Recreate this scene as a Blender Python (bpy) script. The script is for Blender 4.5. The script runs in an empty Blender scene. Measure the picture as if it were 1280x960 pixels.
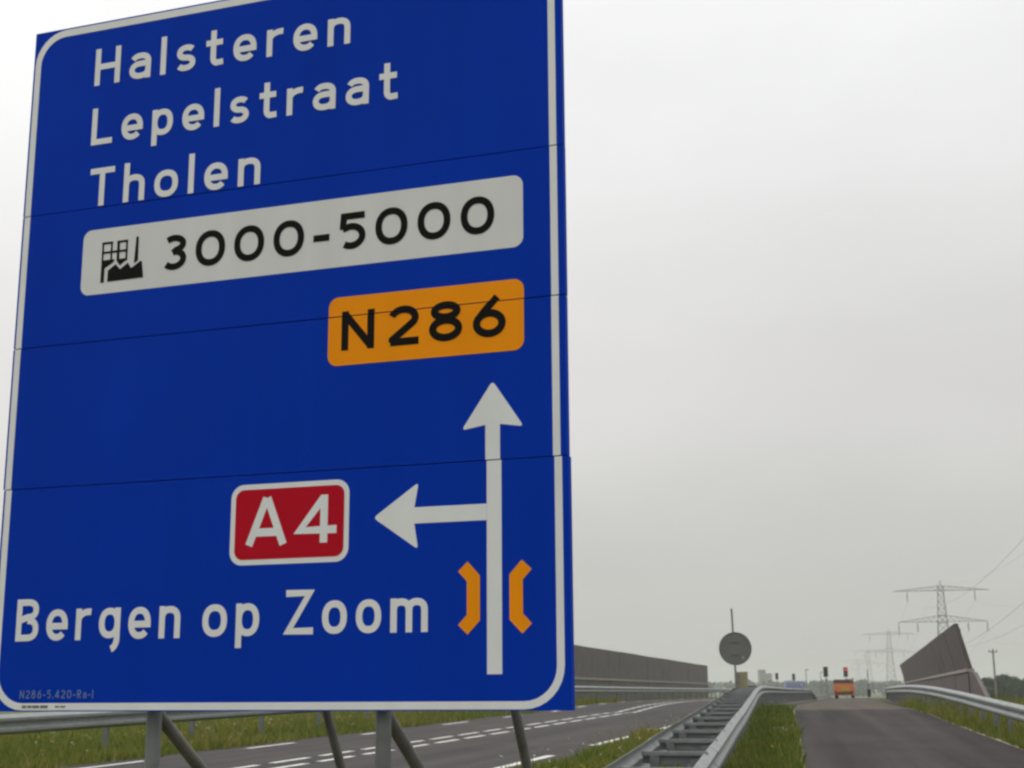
import bpy, bmesh, math, random
import numpy as np
from mathutils import Vector, Matrix

random.seed(7); rng = np.random.default_rng(7)
R = math.radians
scn = bpy.context.scene
COL = scn.collection

# ------------------------------------------------------------------ camera
# The camera's eye is the origin; +Y is ahead, Z up.  The near ground lies about 1.7 m below it.
PITCH, ROLL, FPX = math.atan(386 / 1750), R(0.35), 1750.0
fw = Vector((0, math.cos(PITCH), math.sin(PITCH))); rt0 = Vector((1, 0, 0)); up0 = rt0.cross(fw)
rt = rt0 * math.cos(ROLL) - up0 * math.sin(ROLL); up = up0 * math.cos(ROLL) + rt0 * math.sin(ROLL)
cd = bpy.data.cameras.new('camera'); cam = bpy.data.objects.new('camera', cd); COL.objects.link(cam)
cd.sensor_width = 36.0; cd.lens = 36 * FPX / 1280; cd.clip_start = 0.1; cd.clip_end = 9000
cam.matrix_world = Matrix(((rt.x, up.x, -fw.x, 0), (rt.y, up.y, -fw.y, 0), (rt.z, up.z, -fw.z, 0), (0, 0, 0, 1)))
cd.dof.use_dof = True; cd.dof.focus_distance = 7.0; cd.dof.aperture_fstop = 8.0
scn.camera = cam

# ------------------------------------------------------------------ world: overcast sky
SUN_EL, SUN_AZ = R(48), R(-38)                     # behind thin cloud, ahead and to the left
sd = Vector((math.sin(SUN_AZ) * math.cos(SUN_EL), math.cos(SUN_AZ) * math.cos(SUN_EL), math.sin(SUN_EL)))
w = bpy.data.worlds.new('World'); scn.world = w; w.use_nodes = True
nt = w.node_tree; N = nt.nodes; Lk = nt.links; N.clear()
out = N.new('ShaderNodeOutputWorld'); bg = N.new('ShaderNodeBackground'); Lk.new(bg.outputs[0], out.inputs[0])
bg.inputs[1].default_value = 0.1
sky = N.new('ShaderNodeTexSky'); sky.sky_type = 'NISHITA'; sky.sun_disc = False
sky.sun_elevation = SUN_EL; sky.sun_rotation = SUN_AZ; sky.dust_density = 3
tc = N.new('ShaderNodeTexCoord'); sx = N.new('ShaderNodeSeparateXYZ'); Lk.new(tc.outputs['Generated'], sx.inputs[0])
ramp = N.new('ShaderNodeValToRGB'); Lk.new(sx.outputs['Z'], ramp.inputs[0])
cr = ramp.color_ramp; cr.interpolation = 'EASE'
SKY = [(0.0, (.45, .45, .432)), (.08, (.50, .494, .478)), (.2, (.605, .593, .582)), (.42, (.73, .73, .725)), (.7, (1.08, 1.08, 1.08)), (1.0, (1.32, 1.32, 1.32))]
cr.elements[0].position = 0; cr.elements[0].color = (*SKY[0][1], 1)
cr.elements[1].position = 1; cr.elements[1].color = (*SKY[-1][1], 1)
for p_, c_ in SKY[1:-1]:
    e = cr.elements.new(p_); e.color = (*c_, 1)
dot = N.new('ShaderNodeVectorMath'); dot.operation = 'DOT_PRODUCT'; Lk.new(tc.outputs['Generated'], dot.inputs[0]); dot.inputs[1].default_value = sd
gl = N.new('ShaderNodeMapRange'); Lk.new(dot.outputs['Value'], gl.inputs[0])
gl.inputs[1].default_value = .45; gl.inputs[2].default_value = 1; gl.inputs[3].default_value = 1.0; gl.inputs[4].default_value = 1.22
gl.interpolation_type = 'SMOOTHSTEP'
mp = N.new('ShaderNodeMapping'); mp.inputs['Scale'].default_value = (1.3, 1.3, 3.0); Lk.new(tc.outputs['Generated'], mp.inputs[0])
nz = N.new('ShaderNodeTexNoise'); nz.inputs['Scale'].default_value = 2.2; nz.inputs['Detail'].default_value = 5; nz.inputs['Roughness'].default_value = .5
Lk.new(mp.outputs[0], nz.inputs[0])
nm = N.new('ShaderNodeMapRange'); Lk.new(nz.outputs[0], nm.inputs[0])
nm.inputs[1].default_value = .3; nm.inputs[2].default_value = .7; nm.inputs[3].default_value = .95; nm.inputs[4].default_value = 1.06
mu = N.new('ShaderNodeMath'); mu.operation = 'MULTIPLY'; Lk.new(gl.outputs[0], mu.inputs[0]); Lk.new(nm.outputs[0], mu.inputs[1])
m10 = N.new('ShaderNodeMath'); m10.operation = 'MULTIPLY'; Lk.new(mu.outputs[0], m10.inputs[0]); m10.inputs[1].default_value = 10.6
vs = N.new('ShaderNodeVectorMath'); vs.operation = 'SCALE'; Lk.new(ramp.outputs[0], vs.inputs[0]); Lk.new(m10.outputs[0], vs.inputs['Scale'])
mx = N.new('ShaderNodeMix'); mx.data_type = 'RGBA'; mx.inputs[0].default_value = .95
Lk.new(sky.outputs[0], mx.inputs[6]); Lk.new(vs.outputs[0], mx.inputs[7]); Lk.new(mx.outputs[2], bg.inputs[0])

sl = bpy.data.lights.new('sun', 'SUN'); sl.energy = 0.6; sl.angle = R(25); sl.color = (1, .97, .92)
so = bpy.data.objects.new('sun', sl); COL.objects.link(so); so.rotation_euler = sd.to_track_quat('Z', 'Y').to_euler(); so.location = (0, 0, 80)

scn.view_settings.view_transform = 'Standard'; scn.view_settings.look = 'None'; scn.view_settings.gamma = 1
scn.view_settings.exposure = 0.15; scn.view_settings.use_curve_mapping = False
scn.render.engine = 'CYCLES'
scn.cycles.filter_width = 2.5; scn.cycles.max_bounces = 6; scn.cycles.volume_bounces = 1
scn.cycles.transparent_max_bounces = 8

# ------------------------------------------------------------------ helpers
def tag(o, label=None, cat=None, group=None, kind=None):
    if label: o['label'] = label
    if cat: o['category'] = cat
    if group: o['group'] = group
    if kind: o['kind'] = kind
    return o

def empty(name, loc=(0, 0, 0), rz=0.0):
    o = bpy.data.objects.new(name, None); COL.objects.link(o); o.location = loc; o.rotation_euler[2] = rz
    o.empty_display_size = .3
    return o

def copy_tree(o, parent=None):
    c = o.copy(); COL.objects.link(c)
    if parent: c.parent = parent
    for ch in list(o.children): copy_tree(ch, c)
    return c

class MB:
    """collects simple solids into one mesh"""
    def __init__(s): s.v = []; s.f = []
    def add(s, vs, fs):
        n = len(s.v); s.v += [tuple(p) for p in vs]; s.f += [tuple(i + n for i in f) for f in fs]; return s
    def box(s, c, d, M=None):
        x, y, z = (k / 2 for k in d)
        P = [Vector((sx * x, sy * y, sz * z)) for sz in (-1, 1) for sx, sy in ((-1, -1), (1, -1), (1, 1), (-1, 1))]
        if M is not None: P = [M @ p for p in P]
        P = [p + Vector(c) for p in P]
        return s.add(P, [(3, 2, 1, 0), (4, 5, 6, 7), (0, 1, 5, 4), (1, 2, 6, 5), (2, 3, 7, 6), (3, 0, 4, 7)])
    def bar(s, a, b, r, n=8, r2=None):
        a, b = Vector(a), Vector(b); d = (b - a).normalized(); r2 = r if r2 is None else r2
        q = d.to_track_quat('Z', 'Y'); P = []
        for p, rr in ((a, r), (b, r2)):
            for k in range(n):
                t = 2 * math.pi * (k + .5) / n
                P.append(p + q @ Vector((math.cos(t) * rr, math.sin(t) * rr, 0)))
        F = [(k, (k + 1) % n, n + (k + 1) % n, n + k) for k in range(n)]
        return s.add(P, F + [tuple(range(n))[::-1], tuple(range(n, 2 * n))])
    def prism(s, pts, h, M):
        """polygon pts (2-D) extruded by h along local +z, then M"""
        n = len(pts); P = [M @ Vector((x, y, 0)) for x, y in pts] + [M @ Vector((x, y, h)) for x, y in pts]
        F = [(k, (k + 1) % n, n + (k + 1) % n, n + k) for k in range(n)]
        return s.add(P, F + [tuple(range(n))[::-1], tuple(range(n, 2 * n))])
    def mesh(s, name, mat, smooth=False, bevel=0):
        me = bpy.data.meshes.new(name); me.from_pydata(s.v, [], s.f); me.update()
        if bevel:
            bm = bmesh.new(); bm.from_mesh(me)
            bmesh.ops.bevel(bm, geom=list(bm.edges), offset=bevel, segments=2, affect='EDGES', profile=.6)
            bm.to_mesh(me); bm.free()
        me.materials.append(mat)
        if smooth: me.shade_smooth()
        return me
    def build(s, name, mat, parent=None, smooth=False, bevel=0):
        o = bpy.data.objects.new(name, s.mesh(name, mat, smooth, bevel)); COL.objects.link(o)
        if parent: o.parent = parent
        return o

def link_mesh(name, me, parent=None, M=None):
    o = bpy.data.objects.new(name, me); COL.objects.link(o)
    if parent: o.parent = parent
    if M is not None: o.matrix_basis = M
    return o

# ------------------------------------------------------------------ materials
def new_mat(name):
    m = bpy.data.materials.new(name); m.use_nodes = True
    return m, m.node_tree, m.node_tree.nodes['Principled BSDF']

def simple(name, col, rough=.6, metal=0., spec=.5, var=.12, scale=3., bump=0., bscale=40., dirt=None, dirtc=(.1, .09, .07), streak=0):
    """noisy base colour with optional bump and shaped dirt"""
    m, t, b = new_mat(name); n = t.nodes; l = t.links
    b.inputs['Roughness'].default_value = rough; b.inputs['Metallic'].default_value = metal
    b.inputs['Specular IOR Level'].default_value = spec
    co = n.new('ShaderNodeTexCoord')
    z = n.new('ShaderNodeTexNoise'); z.inputs['Scale'].default_value = scale; z.inputs['Detail'].default_value = 6; l.new(co.outputs['Object'], z.inputs[0])
    r = n.new('ShaderNodeMapRange'); l.new(z.outputs[0], r.inputs[0])
    r.inputs[1].default_value = .25; r.inputs[2].default_value = .75; r.inputs[3].default_value = 1 - var; r.inputs[4].default_value = 1 + var
    v = n.new('ShaderNodeVectorMath'); v.operation = 'SCALE'; v.inputs[0].default_value = col; l.new(r.outputs[0], v.inputs['Scale'])
    src = v.outputs[0]
    if streak:
        mq = n.new('ShaderNodeMapping'); mq.inputs['Scale'].default_value = (9, 9, .5); l.new(co.outputs['Object'], mq.inputs[0])
        zq = n.new('ShaderNodeTexNoise'); zq.inputs['Scale'].default_value = 1.0; zq.inputs['Detail'].default_value = 6; l.new(mq.outputs[0], zq.inputs[0])
        rq = n.new('ShaderNodeMapRange'); l.new(zq.outputs[0], rq.inputs[0]); rq.inputs[1].default_value = .3; rq.inputs[2].default_value = .7; rq.inputs[3].default_value = 1 - streak; rq.inputs[4].default_value = 1 + streak * .5
        vq = n.new('ShaderNodeVectorMath'); vq.operation = 'SCALE'; l.new(src, vq.inputs[0]); l.new(rq.outputs[0], vq.inputs['Scale']); src = vq.outputs[0]
    if dirt:
        z2 = n.new('ShaderNodeTexNoise'); z2.inputs['Scale'].default_value = dirt[0]; z2.inputs['Detail'].default_value = 8; l.new(co.outputs['Object'], z2.inputs[0])
        r2 = n.new('ShaderNodeMapRange'); l.new(z2.outputs[0], r2.inputs[0]); r2.inputs[1].default_value = .52; r2.inputs[2].default_value = .75; r2.inputs[4].default_value = dirt[1]
        mxx = n.new('ShaderNodeMix'); mxx.data_type = 'RGBA'; l.new(r2.outputs[0], mxx.inputs[0]); l.new(src, mxx.inputs[6]); mxx.inputs[7].default_value = (*dirtc, 1)
        src = mxx.outputs[2]
    l.new(src, b.inputs['Base Color'])
    if bump:
        z3 = n.new('ShaderNodeTexNoise'); z3.inputs['Scale'].default_value = bscale; z3.inputs['Detail'].default_value = 3; l.new(co.outputs['Object'], z3.inputs[0])
        bp = n.new('ShaderNodeBump'); bp.inputs['Strength'].default_value = bump; bp.inputs['Distance'].default_value = .02
        l.new(z3.outputs[0], bp.inputs['Height']); l.new(bp.outputs[0], b.inputs['Normal'])
    return m

M_BLUE = simple('sign blue sheeting', (.0004, .039, .44), .55, spec=.03, var=.06, scale=1.4, streak=.04)
M_WHITE = simple('white reflective film', (.84, .85, .83), .5, spec=.06, var=.03, scale=5, streak=.04)
M_PLATE = simple('white plate film', (.75, .76, .73), .5, spec=.06, var=.03, scale=3, streak=.04)
M_ORANGE = simple('orange film', (1.0, .33, .004), .5, spec=.06, var=.03, streak=.04)
M_RED = simple('red film', (.52, .005, .02), .5, spec=.06, var=.04)
M_BLACK = simple('black film', (.007, .007, .006), .5, spec=.06, var=.1)
M_TINY = simple('pale blue print', (.12, .2, .42), .5)
M_ALU = simple('sign back aluminium', (.42, .43, .44), .45, metal=.7, var=.1)
M_DARK = simple('dark gap', (.006, .008, .02), .7)
M_GALV = simple('galvanised steel', (.27, .29, .285), .5, metal=.45, var=.2, scale=6, dirt=(3, .5), dirtc=(.16, .16, .14))
M_GALVD = simple('weathered galvanised post', (.20, .21, .205), .55, metal=.4, var=.2, scale=8, dirt=(5, .6), dirtc=(.10, .09, .07))
M_STAY = simple('weathered brown grey stay', (.20, .19, .165), .6, metal=.3, var=.25, scale=6, dirt=(4, .6), dirtc=(.05, .045, .035))
M_WALL = simple('bridge wall panel', (.138, .127, .118), .8, streak=.15, spec=.3, var=.14, scale=1.2, dirt=(.8, .4), dirtc=(.09, .082, .075), bump=.2, bscale=8)
M_WALLR = simple('bridge wall panel reddish', (.122, .102, .098), .8, spec=.3, streak=.18, var=.14, scale=1.2, dirt=(.8, .4), dirtc=(.085, .068, .063), bump=.2, bscale=8)
M_LEDGE = simple('pale ledge', (.30, .27, .24), .7, var=.15)
M_STRIP = simple('pale edge strip', (.27, .24, .19), .9, var=.3, scale=2, bump=.3)
M_PAINT = simple('worn white road paint', (.68, .67, .62), .7, var=.12, scale=4, dirt=(7, .7), dirtc=(.16, .15, .14))
M_PYLON = simple('pylon steel', (.25, .26, .26), .6, metal=.3)
M_WIRE = simple('power wire', (.28, .28, .28), .5, metal=.3)
M_GLASSI = simple('insulator', (.12, .10, .09), .3)
M_SIGNBK = simple('grey sign back', (.15, .155, .145), .6, metal=.1, var=.1, scale=2)
M_YELLOW = simple('faded yellow plate', (.30, .27, .17), .7)
M_TRUCK = simple('orange truck paint', (.66, .19, .05), .45, var=.06)
M_CANVAS = simple('dark brown canvas', (.07, .05, .04), .85, var=.2)
M_YPAINT = simple('yellow marking', (.55, .33, .03), .5)
M_TYRE = simple('rubber', (.015, .015, .015), .8)
M_RIM = simple('rim', (.35, .35, .35), .4, metal=.7)
M_CARBLUE = simple('blue car paint', (.07, .09, .19), .3, var=.04)
M_WIN = simple('car window glass', (.05, .06, .07), .08)
M_SIGBLK = simple('signal black', (.03, .03, .028), .5)
M_BOXP = simple('dark purple box', (.035, .025, .05), .6)
M_WOOD = simple('weathered wood', (.19, .17, .15), .85, var=.3)
M_BARK = simple('bark', (.07, .055, .04), .9, var=.3)
M_BUILD = simple('grey building', (.16, .155, .145), .8)
M_ROOF = simple('building roof', (.09, .085, .08), .8)
M_WINB = simple('building window', (.05, .06, .07), .2)
M_TAIL = simple('tail lamp red', (.35, .01, .01), .3)

def emis(name, c, s):
    m, t, b = new_mat(name); b.inputs['Base Color'].default_value = (*c, 1)
    b.inputs['Emission Color'].default_value = (*c, 1); b.inputs['Emission Strength'].default_value = s
    return m
M_REDLIT = emis('lit red lens', (.75, .03, .03), .45)
M_LENS = simple('unlit lens', (.03, .02, .015), .25)

def asphalt(name, c1, c2, heading=10.8):
    m, t, b = new_mat(name); n = t.nodes; l = t.links
    co = n.new('ShaderNodeTexCoord'); b.inputs['Roughness'].default_value = .9; b.inputs['Specular IOR Level'].default_value = .2
    z = n.new('ShaderNodeTexNoise'); z.inputs['Scale'].default_value = .35; z.inputs['Detail'].default_value = 7; z.inputs['Roughness'].default_value = .6; l.new(co.outputs['Object'], z.inputs[0])
    g = n.new('ShaderNodeTexNoise'); g.inputs['Scale'].default_value = 55; g.inputs['Detail'].default_value = 2; l.new(co.outputs['Object'], g.inputs[0])
    # streaks along the driving direction
    mp0 = n.new('ShaderNodeMapping'); mp0.inputs['Rotation'].default_value = (0, 0, R(heading)); l.new(co.outputs['Object'], mp0.inputs[0])
    mpp = n.new('ShaderNodeMapping'); mpp.inputs['Scale'].default_value = (1.5, .035, 1); l.new(mp0.outputs[0], mpp.inputs[0])
    s = n.new('ShaderNodeTexNoise'); s.inputs['Scale'].default_value = 1.2; s.inputs['Detail'].default_value = 3; l.new(mpp.outputs[0], s.inputs[0])
    a0 = n.new('ShaderNodeMath'); a0.operation = 'MULTIPLY'; l.new(z.outputs[0], a0.inputs[0]); a0.inputs[1].default_value = .8
    a = n.new('ShaderNodeMath'); a.operation = 'MULTIPLY_ADD'; l.new(s.outputs[0], a.inputs[0]); a.inputs[1].default_value = 1.2; l.new(a0.outputs[0], a.inputs[2])
    a2 = n.new('ShaderNodeMath'); a2.operation = 'MULTIPLY_ADD'; l.new(g.outputs[0], a2.inputs[0]); a2.inputs[1].default_value = .6; l.new(a.outputs[0], a2.inputs[2])
    r = n.new('ShaderNodeMapRange'); l.new(a2.outputs[0], r.inputs[0]); r.inputs[1].default_value = 1.02; r.inputs[2].default_value = 1.58
    mxx = n.new('ShaderNodeMix'); mxx.data_type = 'RGBA'; l.new(r.outputs[0], mxx.inputs[0]); mxx.inputs[6].default_value = (*c1, 1); mxx.inputs[7].default_value = (*c2, 1)
    l.new(mxx.outputs[2], b.inputs['Base Color'])
    bp = n.new('ShaderNodeBump'); bp.inputs['Strength'].default_value = .5; bp.inputs['Distance'].default_value = .01; l.new(g.outputs[0], bp.inputs['Height']); l.new(bp.outputs[0], b.inputs['Normal'])
    return m
M_ASPH = asphalt('dark asphalt', (.021, .0175, .0165), (.053, .045, .043))
M_ASPHM = asphalt('main road asphalt', (.034, .030, .029), (.066, .059, .057), 15.6)
M_DECK = asphalt('bridge deck surfacing', (.062, .052, .042), (.098, .084, .068))

def ground_mat():
    m, t, b = new_mat('grass ground'); n = t.nodes; l = t.links
    b.inputs['Roughness'].default_value = .95; b.inputs['Specular IOR Level'].default_value = .1
    co = n.new('ShaderNodeTexCoord')
    z = n.new('ShaderNodeTexNoise'); z.inputs['Scale'].default_value = .5; z.inputs['Detail'].default_value = 9; l.new(co.outputs['Object'], z.inputs[0])
    rp = n.new('ShaderNodeValToRGB'); l.new(z.outputs[0], rp.inputs[0])
    rp.color_ramp.elements[0].position = .35; rp.color_ramp.elements[0].color = (.05, .07, .012, 1)
    rp.color_ramp.elements[1].position = .68; rp.color_ramp.elements[1].color = (.12, .125, .032, 1)
    l.new(rp.outputs[0], b.inputs['Base Color'])
    return m
M_GROUND = ground_mat()
M_SOIL = simple('gravel strip', (.075, .07, .06), .95, var=.4, scale=5, bump=.5)

def leafy(name, ramp_cols, trans=.25):
    """foliage coloured by a per-face 'tone' attribute"""
    m, t, b = new_mat(name); n = t.nodes; l = t.links
    b.inputs['Roughness'].default_value = .7; b.inputs['Specular IOR Level'].default_value = .2
    a = n.new('ShaderNodeAttribute'); a.attribute_name = 'tone'
    rp = n.new('ShaderNodeValToRGB'); l.new(a.outputs['Fac'], rp.inputs[0])
    el = rp.color_ramp.elements
    el[0].position = 0; el[0].color = (*ramp_cols[0], 1); el[1].position = 1; el[1].color = (*ramp_cols[-1], 1)
    for k, c in enumerate(ramp_cols[1:-1], 1):
        e = el.new(k / (len(ramp_cols) - 1)); e.color = (*c, 1)
    l.new(rp.outputs[0], b.inputs['Base Color'])
    tr = n.new('ShaderNodeBsdfTranslucent'); l.new(rp.outputs[0], tr.inputs[0])
    ms = n.new('ShaderNodeMixShader'); ms.inputs[0].default_value = trans
    l.new(b.outputs[0], ms.inputs[1]); l.new(tr.outputs[0], ms.inputs[2]); l.new(ms.outputs[0], n['Material Output'].inputs[0])
    return m
M_BLADE = leafy('grass blades', [(.07, .11, .011), (.12, .165, .018), (.175, .195, .026), (.24, .21, .055), (.30, .235, .10)])
M_BLADEG = leafy('lush grass blades', [(.05, .088, .008), (.084, .13, .012), (.125, .162, .018), (.165, .165, .026), (.25, .21, .07)])
M_FLOWER = leafy('small flowers', [(.55, .56, .48), (.5, .5, .45), (.48, .40, .05)], .3)
M_LEAF = leafy('bush leaves', [(.022, .042, .022), (.038, .065, .033), (.06, .09, .045)])
M_LEAFD = leafy('distant leaves', [(.016, .040, .026), (.026, .058, .038), (.04, .078, .05)])

def soup(name, P, F, tone, mat, parent=None, kind=None, label=None):
    """P: (n,3) verts, F: (m,k) faces, tone per face"""
    me = bpy.data.meshes.new(name); k = F.shape[1]
    me.vertices.add(len(P)); me.vertices.foreach_set('co', np.ascontiguousarray(P, np.float32).ravel())
    me.loops.add(F.size); me.loops.foreach_set('vertex_index', F.ravel().astype(np.int32))
    me.polygons.add(len(F)); me.polygons.foreach_set('loop_start', np.arange(0, F.size, k, dtype=np.int32))
    me.update(calc_edges=True)
    at = me.attributes.new('tone', 'FLOAT', 'FACE'); at.data.foreach_set('value', np.asarray(tone, np.float32))
    me.materials.append(mat)
    o = bpy.data.objects.new(name, me); COL.objects.link(o)
    if parent: o.parent = parent
    return tag(o, label=label, kind=kind)

# ------------------------------------------------------------------ road geometry (all as functions of the depth y)
SS = np.linspace(0, 260, 521)
_zk = [0, 10, 15, 20, 25, 30, 35, 40, 46, 55, 70, 95, 130, 180, 260]; _zv = [-1.9, -1.58, -1.36, -1.2, -1.08, -.95, -.81, -.68, -.575, -.55, -.58, -.62, -.64, -1.49, -2.6]
_hk = [0, 20, 32, 42, 52, 65, 90, 260]; _hv = [11.5, 11.0, 10.6, 10.6, 11.6, 13.2, 14.6, 14.8]
def _sm(a): return np.convolve(np.pad(a, 12, mode='edge'), np.ones(25) / 25, 'valid')
_Z = _sm(np.interp(SS, _zk, _zv)); _H = _sm(np.radians(np.interp(SS, _hk, _hv)))
_X = np.concatenate([[0], np.cumsum(np.sin(_H) * .5)[:-1]]); _Y = np.concatenate([[0], np.cumsum(np.cos(_H) * .5)[:-1]])
def xc(y):
    y = np.asarray(y, float)
    r = np.interp(y, _Y, _X); r = np.where(y < 0, y * math.tan(_H[0]), r)
    return np.where(y > _Y[-1], _X[-1] + (y - _Y[-1]) * math.tan(_H[-1]), r)
def zc(y): return np.interp(y, _Y, _Z)
def hc(y): return np.interp(y, _Y, _H)
def XL(y, off): return xc(y) + off / np.cos(hc(y))                # local road, lateral offset
TM = math.tan(R(15.6))
def XM(y, off):                                                    # main road
    y = np.asarray(y, float)
    return np.where(y < 45, y * TM, 45 * TM + xc(y) - xc(45.)) + off / np.cos(np.where(y < 45, R(15.6), hc(y)))
_my = np.linspace(-300, 300, 1201); _mz = np.interp(_my, [-300, 0, 58, 150, 180, 260, 300], [-1.75, -1.36, -.46, -.55, -1.3, -2.5, -2.7])
_mz = np.convolve(np.pad(_mz, 14, mode='edge'), np.ones(29) / 29, 'valid')
def zm(y): return np.interp(y, _my, _mz)
FIELD = -3.2
ys = np.concatenate([np.arange(-400, -60, 40), np.arange(-60, 0, 5), np.arange(0, 130, 1.), np.arange(130, 300, 5)])
def asph_near(y): return np.minimum(XM(y, -5.15), XL(y, -1.95))
def right_edge(y): return 3.72 + .3 * np.clip((34 - y) / 20, 0, 1)

def loft(name, cols, yy, mat, kind='structure', smooth=True):
    """cols: list of (X(y) array, Z(y) array)"""
    n = len(yy); P = []
    for X, Zz in cols:
        P += list(zip(np.broadcast_to(X, n).tolist(), yy.tolist(), np.broadcast_to(Zz, n).tolist()))
    F = []
    for c in range(len(cols) - 1):
        for k in range(n - 1):
            a, b = c * n + k, (c + 1) * n + k
            F.append((a, b, b + 1, a + 1))
    me = bpy.data.meshes.new(name); me.from_pydata(P, [], F); me.update(); me.materials.append(mat)
    if smooth: me.shade_smooth()
    o = bpy.data.objects.new(name, me); COL.objects.link(o); o['kind'] = kind
    return o

# the ground: one sheet to the horizon; its embankment carries the roads
yg = np.concatenate([[-3000, -1500], ys, [400, 700, 1500, 3400]])
def zcg(y): return np.where((y > 300) | (y < -400), FIELD, zc(y))
def zmg(y): return np.where((y > 300) | (y < -400), FIELD, zm(y))
rd = .045
loft('ground', [(-3400, FIELD), (-300, FIELD), (XM(yg, -34), FIELD), (XM(yg, -30), FIELD), (XM(yg, -24), zmg(yg) - .1), (XM(yg, -15.6), zmg(yg) - .02), (XM(yg, -11.95), zmg(yg) + 0.01), (XM(yg, -11.6), zmg(yg) - rd),
     (asph_near(yg) - .25, zmg(yg) - rd), (asph_near(yg) + .02, zmg(yg)), (XL(yg, -1.85), (zcg(yg) * 2 + zmg(yg)) / 3 - .01), (XL(yg, -.7), zcg(yg) - .01), (XL(yg, .0), zcg(yg)), (XL(yg, .25), zcg(yg) - rd),
     (XL(yg, right_edge(yg) - .25), zcg(yg) - rd), (XL(yg, right_edge(yg) + .05), zcg(yg)), (XL(yg, 5.6), zcg(yg) - .02), (XL(yg, 10.5), zcg(yg) - .12), (XL(yg, 17), FIELD), (XL(yg, 20), FIELD), (1200, FIELD), (3400, FIELD)], yg, M_GROUND)
Y1 = ys[(ys > -100) & (ys <= 45)]; Y2 = ys[(ys >= 45) & (ys <= 148)]; Y3 = ys[(ys >= 145)]
YA = ys[(ys > -100)]
loft('main_road', [(XM(YA, -12.0), zm(YA) + .022), (XM(YA, -8.9), zm(YA) + .03), (asph_near(YA), zm(YA) + .022)], YA, M_ASPHM)
def local_strip(name, yy, mat): return loft(name, [(XL(yy, .06), zc(yy) + .02), (XL(yy, 2.0), zc(yy) + .032), (XL(yy, right_edge(yy)), zc(yy) + .02)], yy, mat)
local_strip('side_road', Y1, M_ASPH); local_strip('bridge_deck', Y2, M_DECK); local_strip('far_side_road', Y3, M_ASPH)
# paved shoulders of the deck beyond the crest
Y4 = ys[(ys >= 50) & (ys <= 148)]
loft('deck_shoulder', [(XL(Y4, right_edge(Y4) + .15), zc(Y4) + .03), (XL(Y4, 6.2), zc(Y4) + .03)], Y4, M_DECK)
loft('deck_median', [(asph_near(Y4) + .05, zm(Y4) + .028), (XL(Y4, -1.3), zc(Y4) + .03), (XL(Y4, -.1), zc(Y4) + .03)], Y4, M_SOIL)
Yr = ys[(ys > -30) & (ys <= 50)]
loft('edge_strip', [(XL(Yr, right_edge(Yr) + .003), zc(Yr) + .018), (XL(Yr, right_edge(Yr) + .13), zc(Yr) + .03)], Yr, M_STRIP)
loft('edge_strip', [(XL(Yr, -.03), zc(Yr) + .03), (XL(Yr, .057), zc(Yr) + .018)], Yr, M_STRIP)
Yq = ys[(ys > -40) & (ys <= 50)]
loft('gravel_strip', [(XL(Yq, -1.7), (zc(Yq) * 2 + zm(Yq)) / 3 + .02), (XL(Yq, -.8), zc(Yq) + .02)], Yq, M_SOIL)

# painted markings on the main road
def dashes(off, on, gap, y0, y1, wd):
    V, F = [], []
    y = y0
    while y < y1:
        yy = np.linspace(y, y + on, 5); o = off(yy) if callable(off) else off
        a = XM(yy, o - wd / 2); b = XM(yy, o + wd / 2)
        # follow the crowned asphalt sheet (its crown runs at offset -8.9) a few millimetres above it
        def zs(xv):
            e0, c, e1 = XM(yy, -12.0), XM(yy, -8.9), asph_near(yy)
            return zm(yy) + .022 + .008 * np.where(xv < c, (xv - e0) / (c - e0), (e1 - xv) / (e1 - c)) + .005
        za, zb = zs(a), zs(b); n = len(V)
        V += list(zip(a, yy, za)) + list(zip(b, yy, zb)); F += [(n + k, n + 5 + k, n + 6 + k, n + 1 + k) for k in range(4)]
        y += on + gap
    return V, F
def marking(name, *a):
    V, F = dashes(*a); m = MB(); m.v = [tuple(map(float, v)) for v in V]; m.f = F
    o = m.build(name, M_PAINT); o['kind'] = 'structure'; return o
marking('centre_line_marking', -9.23, 1.3, .45, -50.3, 150, .12)
marking('centre_line_marking', -8.67, 1.3, .45, -50.0, 150, .12)
marking('road_edge_marking', -11.45, 1.95, 3.35, -48.6, 150, .12)
marking('road_edge_marking', -5.62, 3.5, 2.9, -38.1, 45, .15)

def at(px, py, y):
    """the point at depth y on the sight line through a pixel of the 1280 px photograph"""
    d = fw + rt * ((px - 640) / FPX) - up * ((py - 480) / FPX)
    return d * (y / d.y)

# ------------------------------------------------------------------ guard rails
PROF = [(0.0, 0.0), (.018, .012), (.08, .055), (.08, .095), (.014, .145), (.014, .165), (.08, .215), (.08, .255), (.018, .298), (0.0, .31)]
PIN = [(n_ - .007, z_) for n_, z_ in PROF]
def beam_mesh(path, y0, y1, side, top, over=0.0, nseg=4):
    """a W-beam between depths y0 and y1; side +1 bulges to the right"""
    pts = []
    prof = [(n_ + over, z_) for n_, z_ in PROF] + [(n_ + over, z_) for n_, z_ in reversed(PIN)]
    yy = np.linspace(y0, y1, nseg + 1); x, z = path(yy)
    V = []; k = len(prof)
    for i in range(nseg + 1):
        j0, j1 = max(i - 1, 0), min(i + 1, nseg)
        d = Vector((x[j1] - x[j0], yy[j1] - yy[j0], 0)).normalized(); nn = Vector((d.y, -d.x, 0)) * side
        for n_, z_ in prof: V.append(Vector((x[i], yy[i], z[i] + top - .31 + z_)) + nn * n_)
    F = [(i * k + q, i * k + (q + 1) % k, (i + 1) * k + (q + 1) % k, (i + 1) * k + q) for i in range(nseg) for q in range(k)]
    F += [tuple(range(k)), tuple(range(nseg * k, nseg * k + k))[::-1]]
    m = MB(); m.add(V, F); return m
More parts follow.
